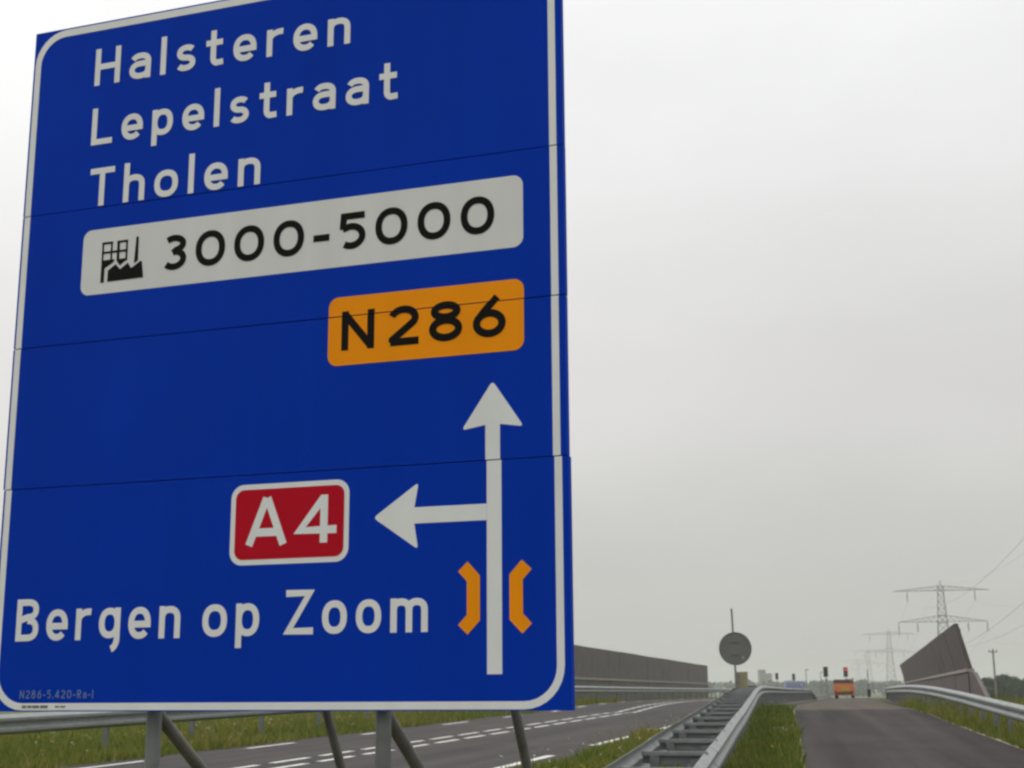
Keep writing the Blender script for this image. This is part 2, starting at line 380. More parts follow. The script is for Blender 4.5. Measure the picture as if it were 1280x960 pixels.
def rail_beams(path, ya, yb, side, top, parent, step=4.0):
    y, q = ya, 0
    while y < yb - .5:
        e = min(y + step, yb)
        beam_mesh(path, y - .16, e + .16, side, top, over=.006 * (q % 2)).build('beam', M_GALV, parent)
        y = e; q += 1
POST_MB = MB().box((0, 0, -.02), (.10, .055, 1.3))
post_me = POST_MB.mesh('post', M_GALVD)
def rail_posts(path, ya, yb, step, parent, top, side, back):
    for y in np.arange(ya, yb, step):
        x, z = path(np.array([y])); dx = (path(np.array([y + .5]))[0] - x)[0] / .5
        d = Vector((dx, 1, 0)).normalized(); nn = Vector((d.y, -d.x, 0)) * side
        p = Vector((x[0], y, z[0] + top - .69)) - nn * back
        link_mesh('post', post_me, parent, Matrix.Translation(p) @ Matrix.Rotation(-math.atan(dx), 4, 'Z'))
        m = MB().box((0, 0, 0), (back + .004 - .05, .09, .2))
        o = m.build('spacer', M_GALVD, parent); o.matrix_basis = Matrix.Translation(p + nn * (.05 + (back - .046) / 2) + Vector((0, 0, .535))) @ Matrix.Rotation(-math.atan(dx), 4, 'Z')

far_path = lambda y: (XM(y, -13.3), zm(y))
def ramp_down(y): return .66 * np.clip((y - 95) / 10.5, 0, 1) ** 1.6      # the far ends are ramped into the ground
right_path = lambda y: (XL(y, 4.06), zc(y) - ramp_down(y))
dl_path = lambda y: (XL(y, -1.66), (zc(y) * 2 + zm(y)) / 3 - ramp_down(y))
dr_path = lambda y: (XL(y, -1.0), zc(y) - ramp_down(y))
g = empty('guard_rail', (0, 0, 0)); tag(g, 'long single steel guard rail across the main road, behind the blue sign', 'guard rail', 'steel guard rails')
rail_beams(far_path, 6, 150, 1, .75, g); rail_posts(far_path, 7.1, 150, 2.95, g, .75, 1, .16)
g = empty('guard_rail', (0, 0, 0)); tag(g, 'single steel guard rail along the right verge, below the slanted wall', 'guard rail', 'steel guard rails')
rail_beams(right_path, 0, 106, -1, .75, g); rail_posts(right_path, 1, 105.5, 2.0, g, .75, -1, .16)
g = empty('guard_rail', (0, 0, 0)); tag(g, 'wide double sided steel guard rail with ladder like cross bars between both roads', 'guard rail', 'steel guard rails')
rail_beams(dl_path, -4, 106, -1, .75, g); rail_beams(dr_path, -4, 106, 1, .75, g)
for k, y in enumerate(np.arange(-3.9, 105.5, 1.9)):
    a, za = dl_path(np.array([y])); b, zb = dr_path(np.array([y])); ang = -math.atan((b - a)[0] and math.tan(hc(y)))
    A = Vector((a[0] + .0, y, za[0] + .70)); B = Vector((b[0] - .0, y - math.sin(hc(y)) * .9, zb[0] + .70))
    d = (B - A); m = MB()
    q = Matrix.Rotation(math.atan2(d.y, d.x), 4, 'Z')
    m.box((A + B) / 2, (d.length - .01, .06, .04), q); m.box((A + B) / 2 + q @ Vector((0, .0325, -.06)), (d.length - .01, .006, .085), q)
    m.build('spacer', M_GALV, g)
    for t in (.2, .8):
        pm = A.lerp(B, t); link_mesh('post', post_me, g, Matrix.Translation(pm + Vector((0, 0, -.66))) @ Matrix.Rotation(-hc(y), 4, 'Z'))
    if k % 2 == 0 and y < 60:
        MB().bar(A.lerp(B, .2) + Vector((0, .04, -.10)), A.lerp(B, .8) + Vector((.05, -.04, -.48)), .014, 6).build('diagonal_strut', M_GALVD, g)

# ------------------------------------------------------------------ the blue direction sign
AZ = R(-19)
SD = Vector((math.cos(AZ), math.sin(AZ), 0)); SN = Vector((math.sin(AZ), -math.cos(AZ), 0)); SB = -SN
SA = Vector((.2427, 6.1, -.0777))                          # lower right corner of the face
MS = Matrix(((SD.x, 0, SN.x, SA.x), (SD.y, 0, SN.y, SA.y), (0, 1, 0, SA.z), (0, 0, 0, 1)))   # (u, v, out of face) -> world
sign = empty('road_sign', SA + SD * -1.5 + Vector((0, 0, -1.58)), 0)
tag(sign, 'large blue direction sign with white place names, orange N286 plate, red A4 plate', 'road sign')
SW = Matrix.Translation(-sign.location)                    # children are placed relative to the sign's base
SEAMS = [1.1, 1.838, 2.561]; TOPV = 3.621; WID = 3.0
BANDS = [(0, 1.1, .005), (1.1, 1.838, -.001), (1.838, 2.561, 0.0), (2.561, TOPV, -.001)]
def sign_obj(name, bm_or_mb, mat, parent=sign, cut=True, label=None):
    me = bpy.data.meshes.new(name)
    if isinstance(bm_or_mb, MB): me.from_pydata(bm_or_mb.v, [], bm_or_mb.f); me.update()
    bm = bmesh.new(); bm.from_mesh(me)
    if cut:
        for s in SEAMS:
            for q in (-.0025, .0025):
                bmesh.ops.bisect_plane(bm, geom=list(bm.verts) + list(bm.edges) + list(bm.faces), plane_co=(0, s + q, 0), plane_no=(0, 1, 0), dist=1e-6)
            kill = [f for f in bm.faces if abs(f.calc_center_median().y - s) < .0025]
            bmesh.ops.delete(bm, geom=kill, context='FACES')
    for v in bm.verts:
        for a, b, o in BANDS:
            if a <= v.co.y <= b: v.co.x += o; break
    bm.transform(SW @ MS)
    bmesh.ops.recalc_face_normals(bm, faces=list(bm.faces))
    bm.to_mesh(me); bm.free(); me.materials.append(mat)
    o = bpy.data.objects.new(name, me); COL.objects.link(o); o.parent = parent
    if label: o['label'] = label
    return o

for k, (a, b, o) in enumerate(BANDS):
    m = MB(); m.box((-WID / 2, (a + b) / 2, -.02 - .0006 * (k % 2)), (WID, b - a - .005, .04))
    sign_obj('sign_panel', m, M_BLUE, cut=False)
m = MB()
for u in (-2.8, -2.117, -1.5, -.918, -.2): m.box((u, TOPV / 2, -.056), (.05, TOPV - .06, .03))
sign_obj('back_rib', m, M_ALU, cut=False)

def rrect(u0, v0, u1, v1, r, n=8):
    P = []
    for cx, cy, a0 in ((u1 - r, v1 - r, 0), (u0 + r, v1 - r, 90), (u0 + r, v0 + r, 180), (u1 - r, v0 + r, 270)):
        for k in range(n + 1):
            t = R(a0 + 90 * k / n); P.append((cx + r * math.cos(t), cy + r * math.sin(t)))
    return P
def poly_mb(P, z):
    m = MB(); m.add([(x, y, z) for x, y in P], [tuple(range(len(P)))]); return m
def frame_mb(Po, Pi, z):
    n = len(Po); m = MB()
    m.add([(x, y, z) for x, y in Po] + [(x, y, z) for x, y in Pi], [(k, (k + 1) % n, n + (k + 1) % n, n + k) for k in range(n)]); return m
sign_obj('border', frame_mb(rrect(-2.988, .008, -.03, TOPV - .012, .185), rrect(-2.952, .042, -.065, TOPV - .052, .15), .0014), M_WHITE)

# stroke lettering --------------------------------------------------
def ribbon(m, pts, t, z, closed=False):
    P = [Vector(p) for p in pts]
    Q = [P[0]]
    for i_, p in enumerate(P[1:]):
        if (p - Q[-1]).length > (.22 * t if i_ < len(P) - 2 else 1e-6): Q.append(p)
    P = Q; n = len(P)
    if closed and (P[0] - P[-1]).length < 1e-6: P = P[:-1]; n -= 1
    A, B = [], []
    for i in range(n):
        a = P[i - 1] if (i > 0 or closed) else None
        b = P[(i + 1) % n] if (i < n - 1 or closed) else None
        d1 = (P[i] - a).normalized() if a is not None else None
        d2 = (b - P[i]).normalized() if b is not None else None
        if d1 is None: d1 = d2
        if d2 is None: d2 = d1
        n1 = Vector((-d1.y, d1.x)); n2 = Vector((-d2.y, d2.x)); mm = (n1 + n2)
        if mm.length < 1e-4: mm = n1
        mm = mm.normalized(); k = t / 2 / max(.55, mm.dot(n1))
        A.append(P[i] + mm * k); B.append(P[i] - mm * k)
    rngk = range(n if closed else n - 1)
    m.add([(p.x, p.y, z) for p in A] + [(p.x, p.y, z) for p in B], [(k, n + k, n + (k + 1) % n, (k + 1) % n) for k in rngk])

def arc(cx, cy, rx, ry, a0, a1, n=14, e=2.0):
    o = []
    for k in range(n + 1):
        t = R(a0 + (a1 - a0) * k / n); c, s = math.cos(t), math.sin(t)
        o.append((cx + rx * math.copysign(abs(c) ** (2 / e), c), cy + ry * math.copysign(abs(s) ** (2 / e), s)))
    return o

def glyph(ch, W, t, xh):
    """strokes of a letter whose outline fits x 0..W, cap height 1, stroke t"""
    h = t / 2; l, r, b = h, W - h, h; T = 1 - h; cx = W / 2; X = xh - h; rx = W / 2 - h
    S = []
    if ch == 'H': S = [[(l, 0), (l, 1)], [(r, 0), (r, 1)], [(l, .5), (r, .5)]]
    elif ch == 'L': S = [[(l, 1), (l, b), (W, b)]]
    elif ch == 'T': S = [[(0, T), (W, T)], [(cx, 0), (cx, T)]]
    elif ch == 'N': S = [[(l, 0), (l, 1)], [(r, 0), (r, 1)], [(l, 1 - h * .8), (r, h * .8)]]
    elif ch == 'A': S = [[(l * .9, 0), (cx - .01, 1)], [(W - l * .9, 0), (cx + .01, 1)], [(W * .2, .27), (W * .8, .27)], [(cx - h * .95, 1 - h), (cx + h * .95, 1 - h)]]
    elif ch == 'Z': S = [[(0.02, T), (r - .02, T), (l + .01, b), (W, b)]]
    elif ch == 'B':
        S = [[(l, 0), (l, 1)], [(l, T)] + [(cx, T)] + arc(cx, .745, rx * .93, .255 - h, 90, -90, 12, 2.4) + [(l, .49)],
             [(cx, .49)] + arc(cx, (.49 + b) / 2, rx, (.49 - b) / 2, 90, -90, 12, 2.4) + [(l, b)]]
    elif ch == 'R':
        S = [[(l, 0), (l, 1)], [(l, T), (cx, T)] + arc(cx, .73, rx, .27 - h, 90, -90, 12, 2.4) + [(l, .46)], [(cx, .46), (r, 0)]]
    elif ch == '0' : S = [arc(cx, .5, rx, .5 - h, 0, 360, 32, 2.15)]
    elif ch == '1': S = [[(cx, 0), (cx, 1)]] if W < .4 else [[(cx, 0), (cx, 1)]]
    elif ch == '2': S = [arc(cx, 1 - h - (.31 - h) , rx, .31 - h, 165, -35, 14) + [(l + .02, b + .06), (l + .02, b)], [(l - .03, b), (W, b)]]
    elif ch == '3': S = [arc(cx - .02, .735, rx - .01, .265 - h, 140, -75, 14) + [(cx - .06, .49)], [(cx - .06, .49)] + arc(cx - .02, (.49 + b) / 2 + .02, rx + .01, (.53 - b) / 2, 82, -142, 16)]
    elif ch == '4': S = [[(W * .68, 0), (W * .68, 1)], [(W * .66, 1 - h * .8), (l * .75, .27), (W, .27)]]
    elif ch == '5': S = [[(W - .03, T), (l + .04, T), (l + .015, .55)], [(l + .015, .56)] + arc(cx - .03, (.62 + b) / 2, rx + .03, (.62 - b) / 2, 118, -128, 18)]
    elif ch == '6': S = [arc(cx, (.60 + b) / 2, rx, (.60 - b) / 2, 0, 360, 26), [(W * .74, .985), (W * .40, .70)] + arc(cx, (.60 + b) / 2, rx, (.60 - b) / 2, 155, 180, 4)]
    elif ch == '8': S = [arc(cx, .755, rx * .87, .245 - h, 0, 360, 22), arc(cx, (.53 + b) / 2, rx, (.53 - b) / 2, 0, 360, 24)]
    elif ch == '-': S = [[(0, .40), (W, .40)]]
    elif ch == '.': S = [[(0, h), (t, h)]]
    elif ch == 'l': S = [[(cx, 0), (cx, 1.02)]]
    elif ch == 'a': S = [arc(cx + .005, X - (xh * .36 - h) , rx, xh * .36 - h, 155, 0, 12, 2.3) + [(r, 0)],
                         [(r, xh * .58), (cx, xh * .58)] + arc(cx, (xh * .58 + b) / 2, rx, (xh * .58 - b) / 2, 90, 270, 14, 2.2) + [(cx + .02, b)] + arc(cx + .02, b + .14, rx - .02, .14, -90, -20, 5)]
    elif ch == 'e': S = [[(l, xh * .46), (r, xh * .46)], [(r, xh * .46 - h)] + arc(cx, xh / 2, rx, xh / 2 - h, 4, 318, 26, 2.2)]
    elif ch == 'o': S = [arc(cx, xh / 2, rx, xh / 2 - h, 0, 360, 28, 2.3)]
    elif ch == 's':
        md = xh * .505; r1 = (xh - h - md) / 2; r2 = (md - h) / 2
        S = [arc(cx + .01, md + r1, rx - .015, r1, 32, 255, 16, 2.15) + arc(cx - .01, md - r2, rx - .005, r2, 75, -150, 16, 2.15)]
    elif ch == 't': S = [[(W * .42, .95), (W * .42, .22)] + arc(W * .42 + .13, .22, .13, .22 - h, 180, 270, 6) + [(W, b + .015)], [(0, xh - h), (W * .95, xh - h)]]
    elif ch == 'r': S = [[(l, 0), (l, xh)], [(l, xh * .66)] + arc(W * .85, xh * .62, W * .85 - l, xh * .38 - h, 178, 78, 9)]
    elif ch in 'nh': S = [[(l, 0), (l, xh if ch == 'n' else 1.02)], [(l, xh * .62)] + arc(cx, xh * .62, rx, xh * .38 - h, 175, 0, 12, 2.3) + [(r, 0)]]
    elif ch == 'm':
        q = (W / 2 - h) / 2; S = [[(l, 0), (l, xh)], [(l, xh * .66)] + arc(l + q, xh * .66, q, xh * .34 - h, 175, 0, 10, 2.3) + [(l + 2 * q, 0)],
                                  [(l + 2 * q, xh * .66)] + arc(l + 3 * q, xh * .66, q, xh * .34 - h, 175, 0, 10, 2.3) + [(r, 0)]]
    elif ch == 'p': S = [[(l, -.26), (l, xh)], arc(cx, xh / 2, rx, xh / 2 - h, 172, -172, 24, 2.3)]
    elif ch == 'g': S = [arc(cx, xh * .52, rx, xh * .48 - h, 8, 352, 24, 2.3), [(r, xh), (r, .02)] + arc(cx + rx - .2, .02, .2, .25, 0, -75, 8) ]
    return S
NATW = dict(H=.70, L=.60, T=.66, N=.72, A=.74, Z=.72, B=.64, R=.64, l=.16, a=.58, e=.60, o=.62, s=.54, t=.46, r=.42, n=.56, h=.56, m=.90, p=.58, g=.58)
for c in '02358': NATW[c] = .70
NATW.update({'3': .62, '5': .62, '2': .66, '8': .70, '6': .68, '0': .74, '4': .70, '1': .16, '-': .38, '.': .16})
def text_mb(txt, u0, u1, v0, cap, t=.156, xh=.72, gap=.26, space=.34, z=.003, widths=None, gaps=None):
    items = []; x = 0.0
    for i, ch in enumerate(txt):
        if ch == ' ': x += space; continue
        items.append((ch, x, NATW[ch])); x += NATW[ch] + (gaps[i] if gaps else gap)
    tot = items[-1][1] + items[-1][2]; k = (u1 - u0) / cap / tot
    m = MB(); q = 0
    for ch, xx, W in items:
        Wk = W * k if ch not in 'l1' else t
        off = (W * k - Wk) / 2
        for st in glyph(ch, Wk, t, xh):
            q += 1
            cl = len(st) > 20 and abs(st[0][0] - st[-1][0]) + abs(st[0][1] - st[-1][1]) < 1e-4
            ribbon(m, [(u0 + (xx * k + off + px) * cap, v0 + py * cap) for px, py in st], t * cap, z + .00012 * (q % 4), cl)
    return m
sign_obj('lettering', text_mb('Halsteren', -2.60, -1.098, 3.249, .211, xh=.70), M_WHITE, label='white place name in the first line of the sign')
sign_obj('lettering', text_mb('Lepelstraat', -2.598, -.836, 2.911, .207, xh=.70), M_WHITE, label='white place name in the second line of the sign')
sign_obj('lettering', text_mb('Tholen', -2.588, -1.580, 2.568, .210, xh=.70), M_WHITE, label='white place name in the third line of the sign')
m = text_mb('Bergen', -2.867, -1.932, .340, .205, xh=.74, gap=.22)
sign_obj('lettering', m, M_WHITE)
sign_obj('lettering', text_mb('op', -1.812, -1.51, .342, .205, xh=.74, gap=.22), M_WHITE)
sign_obj('lettering', text_mb('Zoom', -1.377, -.664, .344, .205, xh=.74, gap=.22), M_WHITE)
sign_obj('lettering', text_mb('N286-5.420-Ra-1', -2.818, -2.395, .064, .040, t=.16, gap=.25), M_TINY, label='tiny pale reference code in the lower left corner')
# faint maker's print in the border
m = MB()
for k, (a, b) in enumerate(((-2.802, -2.775), (-2.77, -2.745), (-2.742, -2.70), (-2.695, -2.65), (-2.61, -2.585), (-2.58, -2.55))): ribbon(m, [(a, .025), (b, .025)], .013 if k < 4 else .008, .0024)
sign_obj('maker_print', m, M_STAY, cut=False)
# white number plate
plate = sign_obj('number_plate', poly_mb(rrect(-2.608, 2.087, -.197, 2.438, .05), .0014), M_PLATE, label='white plate with a factory symbol and 3000-5000')
plate2 = plate
sign_obj('lettering', text_mb('3000-5000', -2.126, -.338, 2.170, .186, t=.185, gap=.225), M_BLACK, parent=plate2)
m = MB()
def qbar(a, b, t, k=0): ribbon(m, [a, b], t, .0030 + .00012 * k)
for u in (-2.484, -2.432, -2.391, -2.341): qbar((u, 2.258), (u, 2.362), .011 if u != -2.391 else .016)
for k, (a, b, v) in enumerate(((-2.49, -2.425, 2.357), (-2.40, -2.335, 2.357), (-2.49, -2.335, 2.306), (-2.49, -2.413, 2.260), (-2.398, -2.335, 2.258))): qbar((a, v), (b, v), .012, 1)
m.add([(x, y, .0033) for x, y in ((-2.489, 2.146), (-2.468, 2.146), (-2.468, 2.222), (-2.413, 2.252), (-2.489, 2.262))], [(0, 1, 2, 3, 4)])
m.add([(x, y, .0033) for x, y in ((-2.396, 2.254), (-2.34, 2.254), (-2.378, 2.228))], [(2, 1, 0)])
fac = [(-2.448, 2.148), (-2.234, 2.150), (-2.246, 2.236), (-2.254, 2.240), (-2.308, 2.207), (-2.330, 2.238), (-2.374, 2.208), (-2.403, 2.238), (-2.448, 2.208)]
m.add([(x, y, .0033) for x, y in fac], [tuple(range(len(fac)))])
m.add([(x, y, .0035) for x, y in ((-2.293, 2.232), (-2.270, 2.244), (-2.272, 2.372), (-2.286, 2.372))], [(0, 1, 2, 3)])
sign_obj('factory_symbol', m, M_BLACK, parent=plate2)
# orange road number plate
op = sign_obj('number_plate', poly_mb(rrect(-1.183, 1.597, -.196, 1.934, .05), .0014), M_ORANGE, label='orange plate reading N286')
sign_obj('lettering', text_mb('N286', -1.112, -.283, 1.669, .192, t=.188, gap=.25, gaps=[.30, .22, .22, 0]), M_BLACK, parent=op)
# red motorway plate
rp = sign_obj('number_plate', poly_mb(rrect(-1.681, .671, -1.061, 1.053, .065), .0014), M_WHITE, label='red plate with a white edge reading A4')
sign_obj('red_field', poly_mb(rrect(-1.656, .696, -1.086, 1.028, .044), .0022), M_RED, parent=rp)
sign_obj('lettering', text_mb('A4', -1.596, -1.123, .762, .223, t=.172, gap=.18), M_WHITE, parent=rp)
# arrows
def round_poly(P, r, n=4):
    o = []; k = len(P)
    for i in range(k):
        p, a, b = Vector(P[i]), Vector(P[i - 1]), Vector(P[(i + 1) % k])
        if P[i] in SHARP: o.append(tuple(p)); continue
        d1, d2 = (a - p).normalized(), (b - p).normalized()
        s, e = p + d1 * r, p + d2 * r
        for q in range(n + 1):
            f = q / n; o.append(tuple((s * (1 - f) + p * f) * (1 - f) + (p * (1 - f) + e * f) * f))
    return o
SHARP = [(-.384, 1.262), (-.314, 1.262), (-.384, .157), (-.314, .157)]
m = poly_mb(round_poly([(-.384, .157), (-.314, .157), (-.314, 1.262), (-.201, 1.244), (-.349, 1.464), (-.499, 1.244), (-.384, 1.262)], .022), .0014)
sign_obj('arrow', m, M_WHITE, label='white arrow pointing straight up')
SHARP = [(-.3845, .830), (-.3845, .904), (-.734, .904), (-.734, .830)]
m = poly_mb(round_poly([(-.3845, .830), (-.3845, .904), (-.734, .904), (-.714, 1.018), (-.938, .865), (-.714, .712), (-.734, .830)], .022), .0016)
sign_obj('arrow', m, M_WHITE, label='white arrow pointing left')
for s in (-1, 1):
    m = MB(); c = -.348
    ribbon(m, [(c + s * .150, .628), (c + s * .100, .574), (c + s * .100, .402), (c + s * .150, .350)], .062, .0014)
    sign_obj('bracket_symbol', m, M_ORANGE)
# supports: a post, a long back stay and a low brace behind it, twice
GZ = -1.55
for u in (-2.117, -.918):
    o_ = SA + SD * u; bp = lambda b, z: Vector((o_.x, o_.y, 0)) + SB * b + Vector((0, 0, z)) - sign.location
    MB().bar(bp(.11, GZ - .15), bp(.11, 3.2), .036, 14).build('post', M_GALVD, sign, smooth=False)
    MB().bar(bp(.15, 2.70), bp(2.95, GZ - .12), .03, 12).build('back_stay', M_STAY, sign)
    MB().bar(bp(.13, -.085), bp(2.45, GZ - .1), .031, 12).build('brace', M_STAY, sign)
    mm = MB()
    for z in (.02, 1.2, 2.4, 3.0):
        c = bp(.11, z); mm.box(c, (.14, .09, .05), Matrix.Rotation(AZ, 4, 'Z'))
    mm.build('clamp', M_GALV, sign)

# ------------------------------------------------------------------ walls on the bridge
TH = R(13.8); BD = Vector((math.sin(TH), math.cos(TH), 0)); BNr = Vector((math.cos(TH), -math.sin(TH), 0))
def bridge_wall(name, label, lat, t0, t1, lean, mat, side):
    o = empty(name, BD * t0 + BNr * lat + Vector((0, 0, -.75))); tag(o, label, 'wall', 'dark panel walls beside the bridge')
    n = round((t1 - t0) / 4.0); L = (t1 - t0) / n
    for k in range(n):
        # panel with a small joint, each a hair out of line
        off = rng.uniform(-.012, .012); a, b = k * L + .012, (k + 1) * L - .012
        zt = 3.24 + rng.uniform(-.01, .01)
        m = MB(); P = []
        for z, q in ((1.56, 0), (zt, lean)):
            for tt in (a, b):
                for th in (0, .14): P.append(BD * tt + BNr * (side * th - side * q + off) + Vector((0, 0, z)))
        m.add(P, [(0, 2, 3, 1), (4, 5, 7, 6), (0, 4, 6, 2), (1, 3, 7, 5), (0, 1, 5, 4), (2, 6, 7, 3)]); m.build('panel', mat, o)
        m = MB(); P = []
        for z in (-.1, 1.42):
            for tt in (a, b):
                for th in (-.05, .2): P.append(BD * tt + BNr * (side * th + off) + Vector((0, 0, z)))
        m.add(P, [(0, 2, 3, 1), (4, 5, 7, 6), (0, 4, 6, 2), (1, 3, 7, 5), (0, 1, 5, 4), (2, 6, 7, 3)]); m.build('parapet_panel', mat, o)
    m = MB(); c = BD * ((t1 - t0) / 2) + BNr * (side * .05) + Vector((0, 0, 1.49))
    m.box(c, (.30, t1 - t0, .12), Matrix.Rotation(-TH, 4, 'Z')); m.build('ledge', M_LEDGE, o)
    m = MB()
    for k in range(1, n):
        m.box(BD * (k * L) + BNr * (side * .22 - side * lean * .5) + Vector((0, 0, 1.75)), (.1, .12, 2.9), Matrix.Rotation(-TH, 4, 'Z'))
    m.build('rear_posts', mat, o)['kind'] = 'stuff'
    return o
bridge_wall('bridge_wall', 'long grey brown panel wall along the far side of the main road, right of the blue sign', -15.0, 57, 141, 0.0, M_WALL, -1)
wr = bridge_wall('bridge_wall', 'tall reddish brown slanted panel wall on the right behind the side road guard rail', 3.85, 57, 149, .42, M_WALLR, 1)
m = MB(); P = []
for tt, zt in ((-13, -.6), (-2.2, 1.38), (-.02, 1.44)):
    for th in (-.02, .12):
        for z in (-1.2, zt): P.append(BD * tt + BNr * (th + .02) + Vector((0, 0, z)))
m.add(P, [(0, 4, 5, 1), (4, 8, 9, 5), (2, 3, 7, 6), (6, 7, 11, 10), (1, 5, 7, 3), (5, 9, 11, 7), (0, 1, 3, 2), (8, 10, 11, 9)])
m.build('wing_wall', M_WALLR, wr)

# ------------------------------------------------------------------ round sign seen from behind
yS = 44.0; xs = at(917.5, 812, yS).x; gz = float(zc(yS))
rs = empty('round_sign', (xs, yS, gz)); tag(rs, 'round traffic sign seen from behind on a thin pole between the guard rails', 'traffic sign')
MB().bar((.05, 0, -.1), (-.03, 0, 3.13), .03, 10).build('pole', M_GALVD, rs)
m = MB(); n = 40; c = Vector((0.03, -.05, 1.90)); rad = .505
Pf = [c + Vector((rad * math.cos(2 * math.pi * k / n), 0.0, rad * math.sin(2 * math.pi * k / n))) for k in range(n)]
Pb = [p + Vector((0, -.03, 0)) for p in Pf]; Pi = [c + (p - c) * .95 + Vector((0, -.03, 0)) for p in Pf]; Pj = [p + Vector((0, .018, 0)) for p in Pi]
m.add(Pf + Pb + Pi + Pj, [tuple(range(n))] + [(k, n + k, n + (k + 1) % n, (k + 1) % n) for k in range(n)] + [(n + k, 2 * n + k, 2 * n + (k + 1) % n, n + (k + 1) % n) for k in range(n)]
      + [(2 * n + k, 3 * n + k, 3 * n + (k + 1) % n, 2 * n + (k + 1) % n) for k in range(n)] + [tuple(range(3 * n, 4 * n))[::-1]])
m.build('sign_disc', M_SIGNBK, rs)
m = MB(); m.box((0.02, -.075, 2.1), (.3, .02, .02)); m.box((0.02, -.075, 1.72), (.3, .02, .02)); m.build('mounting_bar', M_SIGNBK, rs)
MB().bar((.26, -.085, 1.62), (.26, -.068, 1.62), .055, 12).build('sticker', M_YELLOW, rs)
m = MB(); m.box((.20, .06, .92), (.40, .03, .56)); m.build('lower_plate', M_YELLOW, rs, bevel=.006)
MB().box((.04, -.05, .9), (.11, .12, .5)).build('control_box', M_STAY, rs, bevel=.01)

# ------------------------------------------------------------------ vehicles at the top of the road
def wheel(parent, x, y, r, wd):
    e = MB().bar((x - wd / 2, y, r), (x + wd / 2, y, r), r, 20).build('wheel', M_TYRE, parent)
    MB().bar((x - wd / 2 - .01, y, r), (x + wd / 2 + .01, y, r), r * .6, 14).build('rim', M_RIM, e)
yt = 130.0; xt = at(1054.5, 858, yt).x
tr = empty('works_truck', (xt, yt, float(zc(yt)) + .0), -hc(yt) + .0); tr.scale = (.89,) * 3; tag(tr, 'small orange works truck with a dark cover seen from behind, ahead on the side road', 'truck')
MB().box((0, 2.6, .62), (1.7, 5.2, .16)).build('chassis', M_SIGBLK, tr)
MB().box((0, 1.75, .94), (2.0, 3.5, 1.18)).build('cargo_bed', M_TRUCK, tr, bevel=.03)
MB().prism([(-1.0, 1.532), (1.0, 1.532), (.97, 1.72), (.7, 1.88), (-.9, 1.92), (-1.0, 1.75)], 3.4, Matrix(((1, 0, 0, 0), (0, 0, 1, .05), (0, 1, 0, 0), (0, 0, 0, 1)))).build('canvas_cover', M_CANVAS, tr)
MB().prism([(.02, .7), (1.7, .7), (1.75, 1.25), (1.3, 1.84), (.05, 1.88)], 1.9, Matrix(((0, 0, 1, -.95), (1, 0, 0, 3.62), (0, 1, 0, 0), (0, 0, 0, 1)))).build('cab', M_TRUCK, tr, bevel=.03)
MB().box((.15, -.02, .98), (.9, .03, .36)).build('marking_board', M_YPAINT, tr)
for s in (-1, 1): MB().box((s * .82, -.02, .72), (.22, .04, .14)).build('tail_light', M_TAIL, tr)
MB().box((0, -.05, .55), (1.8, .1, .14)).build('bumper', M_SIGBLK, tr)
for s in (-1, 1):
    for y in (.9, 4.3): wheel(tr, s * .82, y, .36, .22)
yc = 128.0; xcar = at(992, 856, yc).x
car = empty('car', (xcar, yc, -.62), -hc(yc)); tag(car, 'blue car seen from behind, far ahead beyond the double guard rail', 'car')
side = [(0, .32), (4.1, .32), (4.15, .62), (3.9, .80), (2.95, .93), (2.2, 1.46), (.7, 1.50), (.12, 1.0), (-.02, .8)]
MB().prism(side, 1.66, Matrix(((0, 0, 1, -.83), (1, 0, 0, 0), (0, 1, 0, 0), (0, 0, 0, 1)))).build('body', M_CARBLUE, car, bevel=.06)
q = [(-.62, .0), (.62, .0), (.54, .44), (-.54, .44)]
MB().prism(q, .03, Matrix(((1, 0, 0, 0), (0, .77, -.64, .18), (0, .64, .77, 1.04), (0, 0, 0, 1)))).build('rear_window', M_WIN, car)
for s in (-1, 1):
    MB().prism([(.55, .98), (2.6, .98), (2.1, 1.38), (.85, 1.40)], .02, Matrix(((0, 0, 1, s * .835 - .01), (1, 0, 0, 0), (0, 1, 0, 0), (0, 0, 0, 1)))).build('side_window', M_WIN, car)
    MB().box((s * .68, -.01, .80), (.22, .06, .16)).build('tail_light', M_TAIL, car)
    for y in (.8, 3.3): wheel(car, s * .74, y, .31, .2)

# ------------------------------------------------------------------ traffic signals
def signal(px, ytop, y, lit, label, hpx, ground):
    q = at(px, ytop, y); x, zt = q.x, q.z
    o = empty('traffic_light', (x, y, ground)); tag(o, label, 'traffic light', 'traffic lights beyond the crest')
    H = hpx / 1750 * y; z0 = zt - H - ground
    MB().bar((0, .12, -.2), (0, .12, z0 + H * .5), .05, 8).build('pole', M_GALVD, o)
    MB().box((0, 0, z0 + H / 2), (H * .36, .22, H)).build('housing', M_SIGBLK, o, bevel=.04)
    MB().box((0, .125, z0 + H / 2), (H * .52, .015, H * 1.1)).build('back_board', M_SIGBLK, o)
    for k in range(3):
        z = z0 + H * (.82 - .32 * k); on = lit and k < 1
        MB().bar((0, -.125, z), (0, -.105, z), H * (.19 if on else .13), 16).build('lens', M_REDLIT if on else M_LENS, o)
        MB().box((0, -.2, z + H * .145), (H * .3, .18, .02)).build('visor', M_SIGBLK, o)
    return o
signal(1032, 834, 150, False, 'unlit dark traffic light just left of the orange truck', 11, -.75)
signal(1057, 834.5, 172, True, 'traffic light with its red lamp lit, above the orange truck', 10.5, -1.3)
signal(971, 841.5, 215, False, 'small traffic light over the guard rail, right beside the grey tower', 7, -2.0)
signal(992, 842.5, 210, False, 'small traffic light over the guard rail, directly above the blue car', 7, -2.0)
